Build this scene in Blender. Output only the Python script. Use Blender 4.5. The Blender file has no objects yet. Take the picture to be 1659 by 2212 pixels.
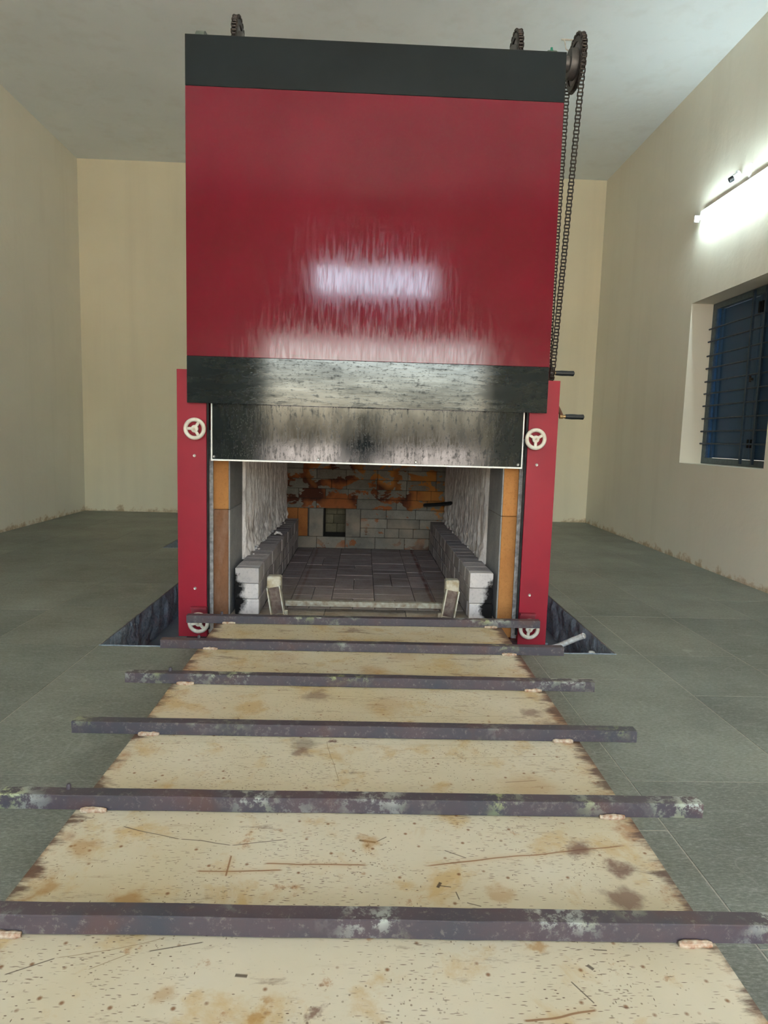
import bpy, bmesh, math, random
from mathutils import Vector, Matrix, noise as mn

sc = bpy.context.scene
COL = sc.collection
random.seed(7)

# ------------------------------------------------------------------ camera
def make_camera():
    f, pitch, yaw, roll = 1414.14, 0.1139, 0.03376, 0.02845
    cp, sp, cy, sy = math.cos(pitch), math.sin(pitch), math.cos(yaw), math.sin(yaw)
    F = Vector((sy*cp, cy*cp, -sp)); R = Vector((cy, -sy, 0)); U = R.cross(F)
    c, s = math.cos(roll), math.sin(roll)
    R2 = c*R + s*U; U2 = -s*R + c*U
    m = Matrix((R2, U2, -F)).transposed().to_4x4()
    m.translation = Vector((0, 0, 1.05))
    cd = bpy.data.cameras.new('camera'); co = bpy.data.objects.new('camera', cd)
    cd.sensor_fit = 'HORIZONTAL'; cd.sensor_width = 36.0; cd.lens = f/1659*36.0
    cd.clip_start = 0.02
    co.matrix_world = m; COL.objects.link(co); sc.camera = co
make_camera()

# ------------------------------------------------------------------ world, sun, exposure
w = bpy.data.worlds.new('world'); sc.world = w; w.use_nodes = True
wb = w.node_tree.nodes['Background']
sky = w.node_tree.nodes.new('ShaderNodeTexSky'); sky.sky_type = 'NISHITA'
sky.sun_disc = False; sky.sun_elevation = math.radians(48); sky.sun_rotation = math.radians(250)
sky.air_density = 1.2; sky.dust_density = 4.0; sky.ozone_density = 0.6
w.node_tree.links.new(sky.outputs[0], wb.inputs[0]); wb.inputs[1].default_value = 1.9
sun_d = bpy.data.lights.new('sun', 'SUN'); sun_d.energy = 16.0; sun_d.angle = math.radians(3); sun_d.color = (1, .93, .82)
sun = bpy.data.objects.new('sun', sun_d); COL.objects.link(sun)
sun.rotation_euler = Vector((-.55, -.22, -.80)).to_track_quat('-Z', 'Y').to_euler()
sc.view_settings.view_transform = 'Standard'; sc.view_settings.look = 'None'
sc.view_settings.gamma = 1.0; sc.view_settings.use_curve_mapping = False
sc.view_settings.exposure = 1.3
sc.cycles.max_bounces = 10; sc.cycles.diffuse_bounces = 7; sc.cycles.glossy_bounces = 4
sc.cycles.sample_clamp_indirect = 6.0
sc.cycles.caustics_reflective = False; sc.cycles.caustics_refractive = False

XL, XR, YB, YF, ZC = -3.576, 2.962, 8.524, -3.2, 4.317
DOOR = (-1.42, 1.73, 2.40)      # the wide doorway behind the camera: x0, x1, height
VENT = (-.75, .96, 3.05, 3.48)
def portal(x0, x1, z0, z1):
    d = bpy.data.lights.new('sky_portal', 'AREA'); d.shape = 'RECTANGLE'; d.size = x1-x0; d.size_y = z1-z0
    d.cycles.is_portal = True
    o = bpy.data.objects.new('sky_portal', d); COL.objects.link(o)
    o.location = ((x0+x1)/2, YF-.1, (z0+z1)/2); o.rotation_euler = (math.radians(90), 0, 0)
portal(DOOR[0], DOOR[1], 0, DOOR[2]); portal(*VENT)

# ------------------------------------------------------------------ material helpers
class MT:
    def __init__(s, name):
        s.m = bpy.data.materials.new(name); s.m.use_nodes = True
        s.t = s.m.node_tree; s.b = s.t.nodes['Principled BSDF']
        s.pos = s.t.nodes.new('ShaderNodeNewGeometry').outputs['Position']
    def set(s, k, v):
        i = s.b.inputs[k]
        if hasattr(v, 'is_linked'): s.t.links.new(v, i)
        elif isinstance(v, (tuple, list)): i.default_value = (*v, 1)[:4] if len(v) == 3 else v
        else: i.default_value = v
        return s
    def put(s, i, v):
        if hasattr(v, 'is_linked'): s.t.links.new(v, i)
        elif isinstance(v, (tuple, list)) and i.type == 'RGBA': i.default_value = (*v[:3], 1)
        else: i.default_value = v
    def vec(s, scale=(1, 1, 1), rot=(0, 0, 0), loc=(0, 0, 0), v=None):
        n = s.t.nodes.new('ShaderNodeMapping'); s.put(n.inputs[0], v or s.pos)
        n.inputs['Scale'].default_value = scale; n.inputs['Rotation'].default_value = rot; n.inputs['Location'].default_value = loc
        return n.outputs[0]
    def noise(s, scale, detail=4, rough=.55, v=None, dist=0, col=False):
        n = s.t.nodes.new('ShaderNodeTexNoise'); s.put(n.inputs['Vector'], v or s.pos)
        n.inputs['Scale'].default_value = scale; n.inputs['Detail'].default_value = detail
        n.inputs['Roughness'].default_value = rough; n.inputs['Distortion'].default_value = dist
        return n.outputs['Color' if col else 'Fac']
    def voro(s, scale, v=None, feat='F1', rand=1):
        n = s.t.nodes.new('ShaderNodeTexVoronoi'); n.feature = feat; s.put(n.inputs['Vector'], v or s.pos)
        n.inputs['Scale'].default_value = scale; n.inputs['Randomness'].default_value = rand
        return n.outputs['Distance']
    def ramp(s, fac, *st):
        n = s.t.nodes.new('ShaderNodeValToRGB'); s.put(n.inputs[0], fac); e = n.color_ramp.elements
        while len(e) < len(st): e.new(.5)
        for el, (p, c) in zip(e, st):
            el.position = p; el.color = (c, c, c, 1) if isinstance(c, (int, float)) else (*c, 1)
        return n.outputs[0]
    def mr(s, v, a, b, c=0., d=1.):
        n = s.t.nodes.new('ShaderNodeMapRange'); s.put(n.inputs[0], v)
        for i, q in zip((1, 2, 3, 4), (a, b, c, d)): n.inputs[i].default_value = q
        return n.outputs[0]
    def math(s, op, a, b=0.):
        n = s.t.nodes.new('ShaderNodeMath'); n.operation = op; s.put(n.inputs[0], a); s.put(n.inputs[1], b); return n.outputs[0]
    def mix(s, f, a, b, mode='MIX'):
        n = s.t.nodes.new('ShaderNodeMix'); n.data_type = 'RGBA'; n.blend_type = mode
        s.put(n.inputs[0], f); s.put(n.inputs[6], a); s.put(n.inputs[7], b); return n.outputs[2]
    def xyz(s):
        n = s.t.nodes.new('ShaderNodeSeparateXYZ'); s.put(n.inputs[0], s.pos); return n.outputs
    def rnd(s): return s.t.nodes.new('ShaderNodeObjectInfo').outputs['Random']
    def bump(s, h, strength=.3, dist=.01):
        n = s.t.nodes.new('ShaderNodeBump'); s.put(n.inputs['Height'], h)
        n.inputs['Strength'].default_value = strength; n.inputs['Distance'].default_value = dist
        s.t.links.new(n.outputs[0], s.b.inputs['Normal']); return s
    def near(s, p, r, soft=.5):            # 1 inside a noisy blob round p
        n = s.t.nodes.new('ShaderNodeVectorMath'); n.operation = 'DISTANCE'
        if not hasattr(s, '_wp'):
            a = s.t.nodes.new('ShaderNodeVectorMath'); a.operation = 'MULTIPLY_ADD'
            s.put(a.inputs[0], s.noise(14, 5, .65, col=True)); a.inputs[1].default_value = (.12,)*3; s.put(a.inputs[2], s.pos)
            b = s.t.nodes.new('ShaderNodeVectorMath'); b.operation = 'SUBTRACT'
            s.put(b.inputs[0], a.outputs[0]); b.inputs[1].default_value = (.06,)*3
            s._wp = b.outputs[0]
        s.put(n.inputs[0], s._wp); n.inputs[1].default_value = p
        return s.mr(n.outputs['Value'], r, r*soft)

def simple(name, col, rough=.5, metal=0., var=.12, nscale=30, bump=0., col2=None, spec=None):
    m = MT(name); n = m.noise(nscale, 4)
    c2 = col2 or tuple(c*(1-var*2.2) for c in col)
    m.set('Base Color', m.mix(m.mr(n, .35, .7), col, c2)); m.set('Roughness', m.mr(n, .3, .7, rough*.85, min(1, rough*1.15)))
    m.set('Metallic', metal)
    if bump: m.bump(n, bump, .01)
    if spec is not None: m.set('Specular IOR Level', spec)
    return m.m

def wall_mat(name, col, dirt=True):
    m = MT(name); x, y, z = m.xyz()[0], m.xyz()[1], m.xyz()[2]
    n1 = m.noise(.9, 3); n2 = m.noise(14, 5)
    c = m.mix(m.mr(n1, .3, .75), tuple(q*1.03 for q in col), tuple(q*.94 for q in col))
    streak = m.noise(1, 3, v=m.vec((5, 5, .35)))
    c = m.mix(m.mr(streak, .52, .72, 0, .10), c, (.42, .37, .28))
    if dirt:
        nz = m.math('ADD', z, m.math('MULTIPLY', m.math('SUBTRACT', m.noise(9, 5, .7), .5), -.35))
        c = m.mix(m.mr(nz, .05, -.03, 0, .6), c, (.56, .36, .17))
        c = m.mix(m.mr(nz, .035, -.02, 0, .8), c, (.42, .33, .22))
    m.set('Base Color', c); m.set('Roughness', .8); m.set('Specular IOR Level', .25)
    m.bump(m.math('ADD', n2, m.math('MULTIPLY', m.noise(2.2, 3), 2.5)), .22, .012)
    return m.m
M = {}
M['wall'] = wall_mat('cream_distemper', (.79, .735, .565))
M['wall_side'] = wall_mat('cream_distemper_side', (.76, .735, .635))
M['ceil'] = wall_mat('white_ceiling_paint', (.80, .86, .89), False)

def slate():
    m = MT('green_grey_slate'); r = m.rnd()
    n = m.noise(2.2, 6, .6); f = m.noise(1, 6, .65, v=m.vec((9, 60, 9)))
    base = m.mix(m.mr(n, .3, .7), (.130, .136, .118), (.225, .236, .210))
    tint = m.ramp(r, (0, (.84, .87, .85)), (.35, (.97, 1.0, .97)), (.7, (1.06, 1.05, .99)), (1, (1.14, 1.16, 1.12)))
    c = m.mix(1, base, tint, 'MULTIPLY')
    c = m.mix(m.mr(f, .53, .78, 0, .4), c, (.33, .34, .31))
    gr = m.noise(1, 4, .8, v=m.vec((60, 190, 60))); c = m.mix(m.mr(gr, .3, .55, .6, 0), c, (.05, .052, .045)); c = m.mix(m.mr(gr, .52, .7, 0, .5), c, (.38, .40, .37))
    arc = m.noise(2.6, 2, .4, dist=1.6)
    arcs = m.math('MULTIPLY', m.mr(m.math('ABSOLUTE', m.math('SUBTRACT', arc, .5)), .006, 0), m.mr(m.noise(1.5, 2), .5, .65))
    c = m.mix(m.math('MULTIPLY', arcs, .35), c, (.42, .42, .38))
    c = m.mix(m.mr(m.voro(55), .06, .02, 0, .35), c, (.04, .035, .03))
    m.set('Base Color', c); m.set('Roughness', m.mr(f, .3, .7, .55, .42)); m.set('Specular IOR Level', .4)
    m.bump(m.math('ADD', f, m.noise(30, 5)), .16, .006)
    return m.m
M['slate'] = slate()
M['mortar'] = simple('cement_joint', (.42, .39, .33), .9, nscale=60)
M['pit'] = simple('blue_grey_bitumen_paint', (.25, .31, .36), .3, nscale=60, bump=.8, col2=(.42, .47, .51))
M['pitfloor'] = simple('pit_floor_paint', (.15, .185, .215), .45, nscale=9, col2=(.21, .25, .28))

def red_panel():
    m = MT('glossy_crimson_paint'); n = m.noise(3, 4)
    c = m.mix(m.mr(n, .3, .75), (.125, .003, .014), (.155, .005, .019))
    sc_ = m.math('MULTIPLY', m.noise(1, 5, .7, v=m.vec((70, 70, 9), (0, .22, 0))), 1)
    c = m.mix(m.mr(sc_, .70, .82, 0, .10), c, (.40, .08, .08))
    hs = m.noise(1, 5, .7, v=m.vec((9, 9, 60)))
    z = m.xyz()[2]; low = m.mr(z, 1.62, 1.42)
    c = m.mix(m.math('MULTIPLY', m.mr(hs, .55, .75), m.math('MULTIPLY', low, .5)), c, (.05, .012, .012))
    m.set('Base Color', c); m.set('Roughness', m.math('ADD', m.mr(sc_, .4, .7, .06, .18), m.math('MULTIPLY', low, .04)))
    m.set('Specular IOR Level', .42)
    m.bump(m.math('ADD', m.math('MULTIPLY', sc_, .7), m.math('MULTIPLY', m.noise(3.5, 2), 8)), .016, .004)
    return m.m
def black_panel(name, horizontal, top=False):
    m = MT(name); sv = (10, 10, 75) if horizontal else (75, 75, 11)
    n = m.noise(1, 6, .7, v=m.vec(sv, (0, .03, 0))); b = m.noise(2.2, 4, dist=.5); f = m.noise(45, 5, .7)
    c = m.mix(m.mr(b, .35, .65), (.005, .008, .0095), (.008, .013, .016))
    if not top:
        c = m.mix(m.mr(n, .62, .8, 0, .5), c, (.07, .068, .06))
        c = m.mix(m.mr(f, .62, .8, 0, .35), c, (.05, .05, .045))
        rg = m.math('ADD', m.mr(n, .42, .75, .035, .17), m.mr(f, .5, .75, 0, .08))
        pits = m.mr(m.voro(1, m.vec((32, 32, 240) if horizontal else (190, 190, 60))), .18, .08)
        pits = m.math('MULTIPLY', pits, m.mr(m.noise(5, 3), .36, .5))
        rg = m.math('ADD', rg, m.math('MULTIPLY', pits, .4))
        m.set('Roughness', rg); m.bump(m.math('ADD', n, m.math('MULTIPLY', pits, -1.5)), .045, .003)
        m.set('Specular IOR Level', m.math('MULTIPLY', m.math('MULTIPLY', m.mr(pits, 0, 1, .55, .06), m.mr(m.noise(1, 5, .65, v=m.vec((3, 3, 14) if horizontal else (9, 9, 3), loc=(2, 0, 3))), .38, .62, 1, .55)), m.mr(m.math('ADD', n, m.math('MULTIPLY', m.math('SUBTRACT', f, .5), .6)), .52, .70, 1, .25)))
    else:
        m.set('Roughness', .28); m.set('Specular IOR Level', .28)
    m.set('Base Color', c)
    return m.m
M['red'] = red_panel()
M['black_top'] = black_panel('satin_black_paint', True, True)
M['black_low'] = black_panel('scuffed_gloss_black_paint', True)
M['black_in'] = black_panel('pitted_gloss_black_paint', False)
M['red_post'] = simple('crimson_post_paint', (.27, .006, .022), .42, nscale=4, var=.08, spec=.3)
M['maroon'] = simple('dark_maroon_paint', (.045, .006, .010), .5)
M['casing'] = simple('red_casing_paint', (.22, .012, .024), .45)
M['white'] = simple('worn_white_enamel', (.62, .60, .54), .4, nscale=45, col2=(.48, .42, .34))
M['trimwhite'] = simple('bright_white_edge', (.80, .79, .76), .35, nscale=60, var=.08)
M['dark'] = simple('black_parts_and_gap_shade', (.006, .006, .006), .8)  # near-black for door cores and bolts, also the painted shade in the post gap
M['steel'] = simple('grey_steel', (.22, .22, .21), .35, .8)
M['oily'] = simple('oily_dark_steel', (.028, .026, .025), .42, .4, nscale=60, col2=(.06, .045, .035))
M['cast'] = simple('dull_cast_iron', (.13, .125, .12), .5, .3, nscale=35)
M['webgrey'] = simple('grey_wheel_web', (.26, .27, .28), .5, nscale=30, col2=(.18, .16, .15))
M['rust'] = simple('rusty_arm', (.16, .06, .025), .7, nscale=80, col2=(.06, .03, .02))
M['rubber'] = simple('black_grip', (.010, .013, .016), .4)
M['brass'] = simple('brass_collar', (.40, .26, .12), .4, .6)
M['screw'] = simple('zinc_screw', (.62, .58, .54), .35, .5)
M['green'] = simple('green_grease_cap', (.02, .30, .20), .4)
M['boltgrey'] = simple('green_grey_bearing', (.13, .16, .14), .5)
M['tube'] = MT('lit_tube').set('Emission Color', (.80, .98, 1.0)).set('Emission Strength', 38.0).m
M['battens'] = simple('white_batten', (.80, .82, .82), .4)
M['blue'] = simple('blue_shutter_paint', (.016, .062, .145), .5, nscale=3, col2=(.026, .080, .17))
M['brightblue'] = simple('bright_blue_rebate', (.02, .09, .24), .4)
M['bluegrey'] = simple('blue_grey_frame_paint', (.085, .125, .145), .45)
M['barblue'] = simple('dark_blue_grille_paint', (.022, .045, .075), .5)
M['ground'] = simple('sunlit_pale_ground', (.46, .40, .33), .9, nscale=1.5)

def fire(name, stops, peel=False, wv=(8, 8, 2), soot=None, streaks=False, wash=None, rough=.85):
    m = MT(name); r = m.rnd(); n = m.noise(9, 6, .65); g = m.noise(70, 4, .7)
    c = m.mix(m.mr(n, .3, .7), *stops)
    c = m.mix(1, c, m.ramp(r, (0, .72), (.5, 1.0), (1, 1.2)), 'MULTIPLY')
    c = m.mix(m.mr(g, .52, .75, 0, .5), c, tuple(q*.4 for q in stops[0]))
    X, Y, Z = m.xyz()
    if peel:
        p = m.noise(6.5, 4, .6, v=m.vec((1, 1, 1.7)), dist=.35)
        up = m.math('ADD', m.mr(Z, .43, .45, -.12, .0), m.mr(m.math('ABSOLUTE', m.math('SUBTRACT', Z, .56)), .13, .10, 0, .05)); top = m.mr(Z, .75, .68, -.045, 0)
        k = m.math('ADD', m.math('ADD', p, up), m.math('ADD', top, m.math('MULTIPLY', m.math('SUBTRACT', r, .5), .16)))
        msk = m.mr(k, .485, .50)
        org = m.mix(m.mr(m.noise(5, 3), .42, .6), (.24, .075, .022), (.055, .016, .008))
        org = m.mix(m.mr(m.noise(3, 2, v=m.vec(loc=(4, 2, 1))), .5, .62), org, (.34, .14, .035))
        c = m.mix(msk, c, org)
        c = m.mix(m.math('MULTIPLY', m.mr(Z, .46, .3), m.mr(m.noise(4, 4), .4, .6, .1, .75)), c, (.30, .235, .175))
    if streaks:
        for xc, wd, a in ((.425, .011, .85), (-.365, .009, .45)):
            d = m.math('ABSOLUTE', m.math('SUBTRACT', m.math('ADD', X, m.math('MULTIPLY', m.noise(6, 3), .02)), xc+.01))
            c = m.mix(m.math('MULTIPLY', m.mr(d, wd*1.5, wd*.5), m.mr(m.noise(5, 4), .3, .5, a*.5, a)), c, (.14, .045, .035))
        pale = m.math('MULTIPLY', m.mr(m.noise(1, 6, .7, v=m.vec((6, 34, 6))), .5, .72), .55)
        c = m.mix(pale, c, (.50, .47, .48))
        warm = m.math('MULTIPLY', m.mr(Y, 4.2, 3.5), .45)
        c = m.mix(warm, c, (.40, .33, .26))
    if wash:
        c = m.mix(m.mr(m.noise(1, 5, .7, v=m.vec(wv)), .45, .65, 0, wash[0]), c, wash[1])
    if soot:
        for p, rr in soot:
            c = m.mix(m.near(p, rr, .6), c, (.006, .005, .005))
    m.set('Base Color', c); m.set('Roughness', rough); m.set('Specular IOR Level', .25)
    m.bump(m.math('ADD', n, g), .3, .006)
    return m.m
M['fb_grey'] = fire('grey_washed_firebrick', ((.34, .31, .31), (.46, .42, .41)), soot=[
    ((-.665, 3.39, .235), .05), ((-.655, 3.39, .17), .05), ((-.665, 3.39, .12), .045), ((-.67, 3.39, .29), .03),
    ((.715, 3.39, .235), .055), ((.70, 3.39, .18), .055), ((.70, 3.39, .12), .055), ((.72, 3.39, .29), .03)])
M['fb_front'] = M['fb_grey']
M['fb_back'] = fire('peeling_back_firebrick', ((.13, .12, .10), (.215, .20, .17)), peel=True)
M['fb_back2'] = fire('dark_recess_brick', ((.10, .085, .05), (.17, .14, .09)))  # recess bricks in a darker, browner tone than the back wall
M['fb_floor'] = fire('hearth_tile', ((.29, .225, .205), (.42, .35, .325)), streaks=True)
M['fb_thres'] = fire('pale_threshold_tile', ((.34, .30, .25), (.42, .36, .29)), wash=(.6, (.22, .15, .09)))
M['fb_orange'] = fire('orange_firebrick', ((.50, .235, .075), (.42, .18, .055)), wash=(.25, (.30, .13, .05)))
M['fb_brown'] = fire('browned_firebrick', ((.30, .145, .075), (.24, .11, .055)), wash=(.35, (.40, .30, .24)))
M['fb_lining'] = fire('grey_lining_brick', ((.27, .27, .275), (.36, .35, .345)), wash=(.3, (.2, .2, .2)))
M['fb_white'] = fire('white_washed_firebrick', ((.52, .49, .49), (.60, .56, .54)), wash=(.5, (.42, .40, .42)), soot=[
    ((-.655, 3.39, .235), .06), ((-.65, 3.39, .17), .06), ((-.655, 3.39, .12), .055), ((-.665, 3.39, .29), .035),
    ((.715, 3.39, .235), .065), ((.70, 3.39, .18), .065), ((.70, 3.39, .12), .065), ((.72, 3.39, .29), .04)])
M['fibre'] = fire('ceramic_fibre_blanket', ((.66, .61, .58), (.78, .74, .71)), wash=(.75, (.34, .27, .23)), wv=(42, 42, 4))
M['board'] = simple('flaking_insulation_board', (.66, .68, .71), .8, nscale=40, bump=.5, col2=(.28, .29, .31))
M['firemortar'] = simple('dark_brick_joint', (.05, .042, .036), .95)

def plate():
    m = MT('scratched_cream_paint'); X, Y, Z = m.xyz()
    n = m.noise(2.2, 5); c = m.mix(m.mr(n, .32, .7), (.62, .57, .455), (.53, .46, .32))
    far = m.mr(Y, 1.4, 2.6, 0, .5)
    c = m.mix(m.math('MULTIPLY', far, m.mr(m.noise(3, 5), .35, .6)), c, (.50, .37, .16))
    st = m.noise(7, 6, .65, dist=.3); c = m.mix(m.mr(st, .545, .66, 0, .7), c, (.47, .31, .12))
    c = m.mix(m.mr(m.noise(16, 6, .7, v=m.vec(loc=(5, 5, 0))), .63, .70, 0, .7), c, (.33, .15, .05))
    st2 = m.noise(1, 6, .7, v=m.vec((5, 16, 5), (0, 0, .05))); c = m.mix(m.mr(m.math('ADD', st2, m.mr(Y, 1.2, 2.4, 0, .04)), .62, .72, 0, .8), c, (.15, .075, .04))
    c = m.mix(m.math('MULTIPLY', m.mr(m.noise(1, 6, .75, v=m.vec((9, 45, 5), (0, 0, -.03))), .60, .68, 0, .7), m.mr(Y, 1.0, 2.2, .2, 1)), c, (.24, .14, .07))
    # pin-prick rust spots and short dashes
    sp = m.math('MULTIPLY', m.mr(m.math('ADD', m.voro(95), m.math('MULTIPLY', m.noise(40, 3), .35)), .36, .26), m.mr(m.noise(5, 3), .42, .60)); c = m.mix(m.math('MULTIPLY', sp, .8), c, (.17, .11, .06))
    sp = m.math('MULTIPLY', m.mr(m.voro(24), .13, .05), .9); c = m.mix(sp, c, (.20, .075, .02))
    for sv, rot, th in (((22, 170, 1), .04, .16), ((17, 190, 1), -.12, .12), ((90, 26, 1), .15, .09), ((50, 120, 1), .3, .16), ((34, 240, 1), .0, .2)):
        d = m.math('MULTIPLY', m.mr(m.voro(1, m.vec(sv, (0, 0, rot))), th, th*.6), m.mr(m.noise(4.5, 2, v=m.vec(loc=(rot*50, 1, 0))), .42, .56))
        c = m.mix(m.math('MULTIPLY', d, .95), c, (.10, .05, .025))
    # scratches one by one
    wob = m.math('MULTIPLY', m.math('SUBTRACT', m.noise(7, 2), .5), .018)
    for (xa, ya, xb, yb, k) in SCRATCHES:
        Ls = math.hypot(xb-xa, yb-ya)/2; ang = math.atan2(yb-ya, xb-xa); cx, cy = (xa+xb)/2, (ya+yb)/2
        ca, sa = math.cos(-ang), math.sin(-ang)
        v = m.vec(rot=(0, 0, -ang), loc=(-(cx*ca-cy*sa), -(cx*sa+cy*ca), 0))
        n_ = m.t.nodes.new('ShaderNodeSeparateXYZ'); m.put(n_.inputs[0], v)
        wd = {'D': .0013, 'O': .0020, 'T': .0008, 'B': .0035}[k]
        dy = m.math('ABSOLUTE', m.math('ADD', n_.outputs[1], wob if Ls > .05 else 0.)); dx = m.math('ABSOLUTE', n_.outputs[0])
        l = m.math('MULTIPLY', m.mr(dy, wd*1.25, wd*.6), m.mr(dx, Ls, Ls*.92))
        if k == 'O':
            halo = m.math('MULTIPLY', m.mr(dy, .014, .001), m.mr(dx, Ls*1.05, Ls*.8)); c = m.mix(m.math('MULTIPLY', halo, .3), c, (.42, .26, .10))
        c = m.mix(m.math('MULTIPLY', l, .85), c, {'D': (.07, .04, .025), 'O': (.22, .09, .03), 'T': (.24, .17, .09), 'B': (.05, .025, .015)}[k])
    # rusted long edges
    ax = m.math('ABSOLUTE', m.math('SUBTRACT', X, .004)); en = m.noise(11, 6, .7)
    e = m.math('ADD', ax, m.math('MULTIPLY', m.math('SUBTRACT', en, .5), .40))
    c = m.mix(m.mr(e, .625, .69, 0, .85), c, (.36, .20, .10))
    e2 = m.math('ADD', ax, m.math('MULTIPLY', m.math('SUBTRACT', m.noise(1, 6, .7, v=m.vec((5, 22, 1))), .5), .26))
    c = m.mix(m.mr(e2, .635, .665, 0, .9), c, (.085, .035, .022))
    for (px, py, r, col, a) in STAINS:
        c = m.mix(m.math('MULTIPLY', m.near((px, py, .16), r, .45), a), c, col)
    m.set('Base Color', c); m.set('Roughness', m.mr(n, .3, .7, .36, .5)); m.bump(m.math('ADD', m.noise(40, 4), m.math('MULTIPLY', st2, 1.5)), .10, .004)
    return m.m
DK, OR, BR = (.06, .028, .02), (.36, .19, .05), (.13, .05, .035)
STAINS = [(-.075, 1.83, .018, BR, .95), (.50, 1.34, .045, BR, .8), (.53, 1.18, .05, BR, .75), (-.43, 1.155, .055, OR, .75), (-.155, 1.80, .05, DK, .5),
          (-.58, 1.33, .05, OR, .6), (-.14, 2.17, .06, BR, .55), (.02, 1.34, .014, DK, .9), (.03, 1.345, .035, OR, .6), (-.02, 2.95, .04, BR, .6),
          (.10, 2.10, .09, OR, .3), (.28, 1.20, .035, OR, .5), (.31, .86, .02, OR, .8), (.18, 2.6, .08, OR, .35), (-.3, 2.55, .07, OR, .35), (.57, 2.05, .05, BR, .6), (-.125, 2.28, .05, DK, .6), (-.16, 1.76, .035, BR, .6), (.62, 1.95, .06, BR, .7), (.56, 1.27, .035, BR, .8), (-.60, 1.20, .04, OR, .7), (.05, 2.42, .07, OR, .45), (.33, 1.07, .022, OR, .7), (-.13, .93, .02, OR, .7), (-.06, .92, .018, BR, .8), (-.3, .95, .03, OR, .5), (.10, .86, .018, OR, .6), (.45, 1.6, .08, OR, .35)]
SCRATCHES = [(-0.523, 1.407, -0.381, 1.361, 'D'), (-0.381, 1.361, -0.266, 1.341, 'D'), (-0.266, 1.341, -0.148, 1.361, 'D'), (-0.321, 1.252, -0.144, 1.259, 'O'), (-0.188, 1.279, 0.031, 1.277, 'O'), (-0.259, 1.305, -0.257, 1.238, 'O'), (-0.349, 1.044, -0.259, 1.065, 'D'), (-0.566, 0.994, -0.499, 1.029, 'D'), (-0.499, 1.029, -0.326, 1.072, 'T'), (0.147, 1.275, 0.606, 1.352, 'O'), (0.197, 1.327, 0.242, 1.301, 'D'), (0.366, 0.982, 0.391, 0.939, 'D'), (0.268, 0.908, 0.391, 0.927, 'O'), (0.117, 1.731, 0.609, 1.762, 'T'), (0.391, 1.613, 0.48, 1.625, 'D'), (0.011, 1.361, 0.049, 1.353, 'B'), (0.049, 1.355, 0.073, 1.374, 'D'), (0.174, 1.214, 0.197, 1.21, 'D'), (0.169, 1.208, 0.177, 1.224, 'B'), (0.204, 1.197, 0.208, 1.174, 'D'), (0.221, 1.166, 0.248, 1.156, 'D'), (0.405, 1.016, 0.413, 1.006, 'B'), (0.427, 1.05, 0.452, 1.048, 'D'),
 (-0.191, 0.994, -0.17, 0.992, 'B'), (-0.088, 1.837, -0.039, 1.605, 'T'), (0.313, 2.082, 0.432, 2.017, 'T'), (-0.435, 1.005, -0.379, 1.039, 'T'), (-.52, 2.2, .1, 2.16, 'T'), (-.3, 2.78, .4, 2.83, 'T'), (.05, 2.0, .6, 2.03, 'T')]
M['plate'] = plate()
def barm():
    m = MT('grimy_purple_brown_steel'); n = m.noise(5, 6, .65); r = m.rnd()
    c = m.mix(m.mr(n, .3, .7), (.082, .055, .062), (.045, .047, .060))
    c = m.mix(m.mr(m.noise(7, 3, v=m.vec(loc=(3, 0, 0))), .55, .7, 0, .6), c, (.10, .048, .038))
    a = m.noise(26, 6, .75); where = m.mr(m.noise(4.2, 4, v=m.vec(loc=(9, 4, 0))), .50, .66)
    up = m.mr(m.xyz()[2], .178, .194, .45, 1.0)
    c = m.mix(m.math('MULTIPLY', m.math('MULTIPLY', m.mr(a, .49, .56), where), up), c, m.mix(m.mr(m.noise(5, 2), .45, .6), (.42, .45, .40), (.36, .40, .18)))
    c = m.mix(m.mr(m.noise(60, 5, .8), .56, .68, 0, .6), c, (.22, .20, .17))
    m.set('Base Color', c); m.set('Roughness', .5); m.set('Specular IOR Level', .45); m.bump(a, .25, .004)
    return m.m
M['bar'] = barm()
M['tab'] = simple('painted_weld_tab', (.52, .44, .33), .6, nscale=90, bump=.5, col2=(.30, .14, .07))
M['prop'] = simple('cream_bracket_paint', (.58, .56, .47), .5, nscale=30, col2=(.36, .28, .17))
M['proprust'] = simple('rusty_channel_inside', (.10, .055, .038), .65, nscale=40, bump=.6, col2=(.20, .15, .12))
M['pipe'] = simple('weathered_white_pipe', (.66, .68, .68), .55, nscale=30, bump=.3, col2=(.22, .19, .16))
M['angle'] = simple('dirty_cream_angle', (.42, .40, .33), .5, nscale=40, col2=(.22, .16, .10))

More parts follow.
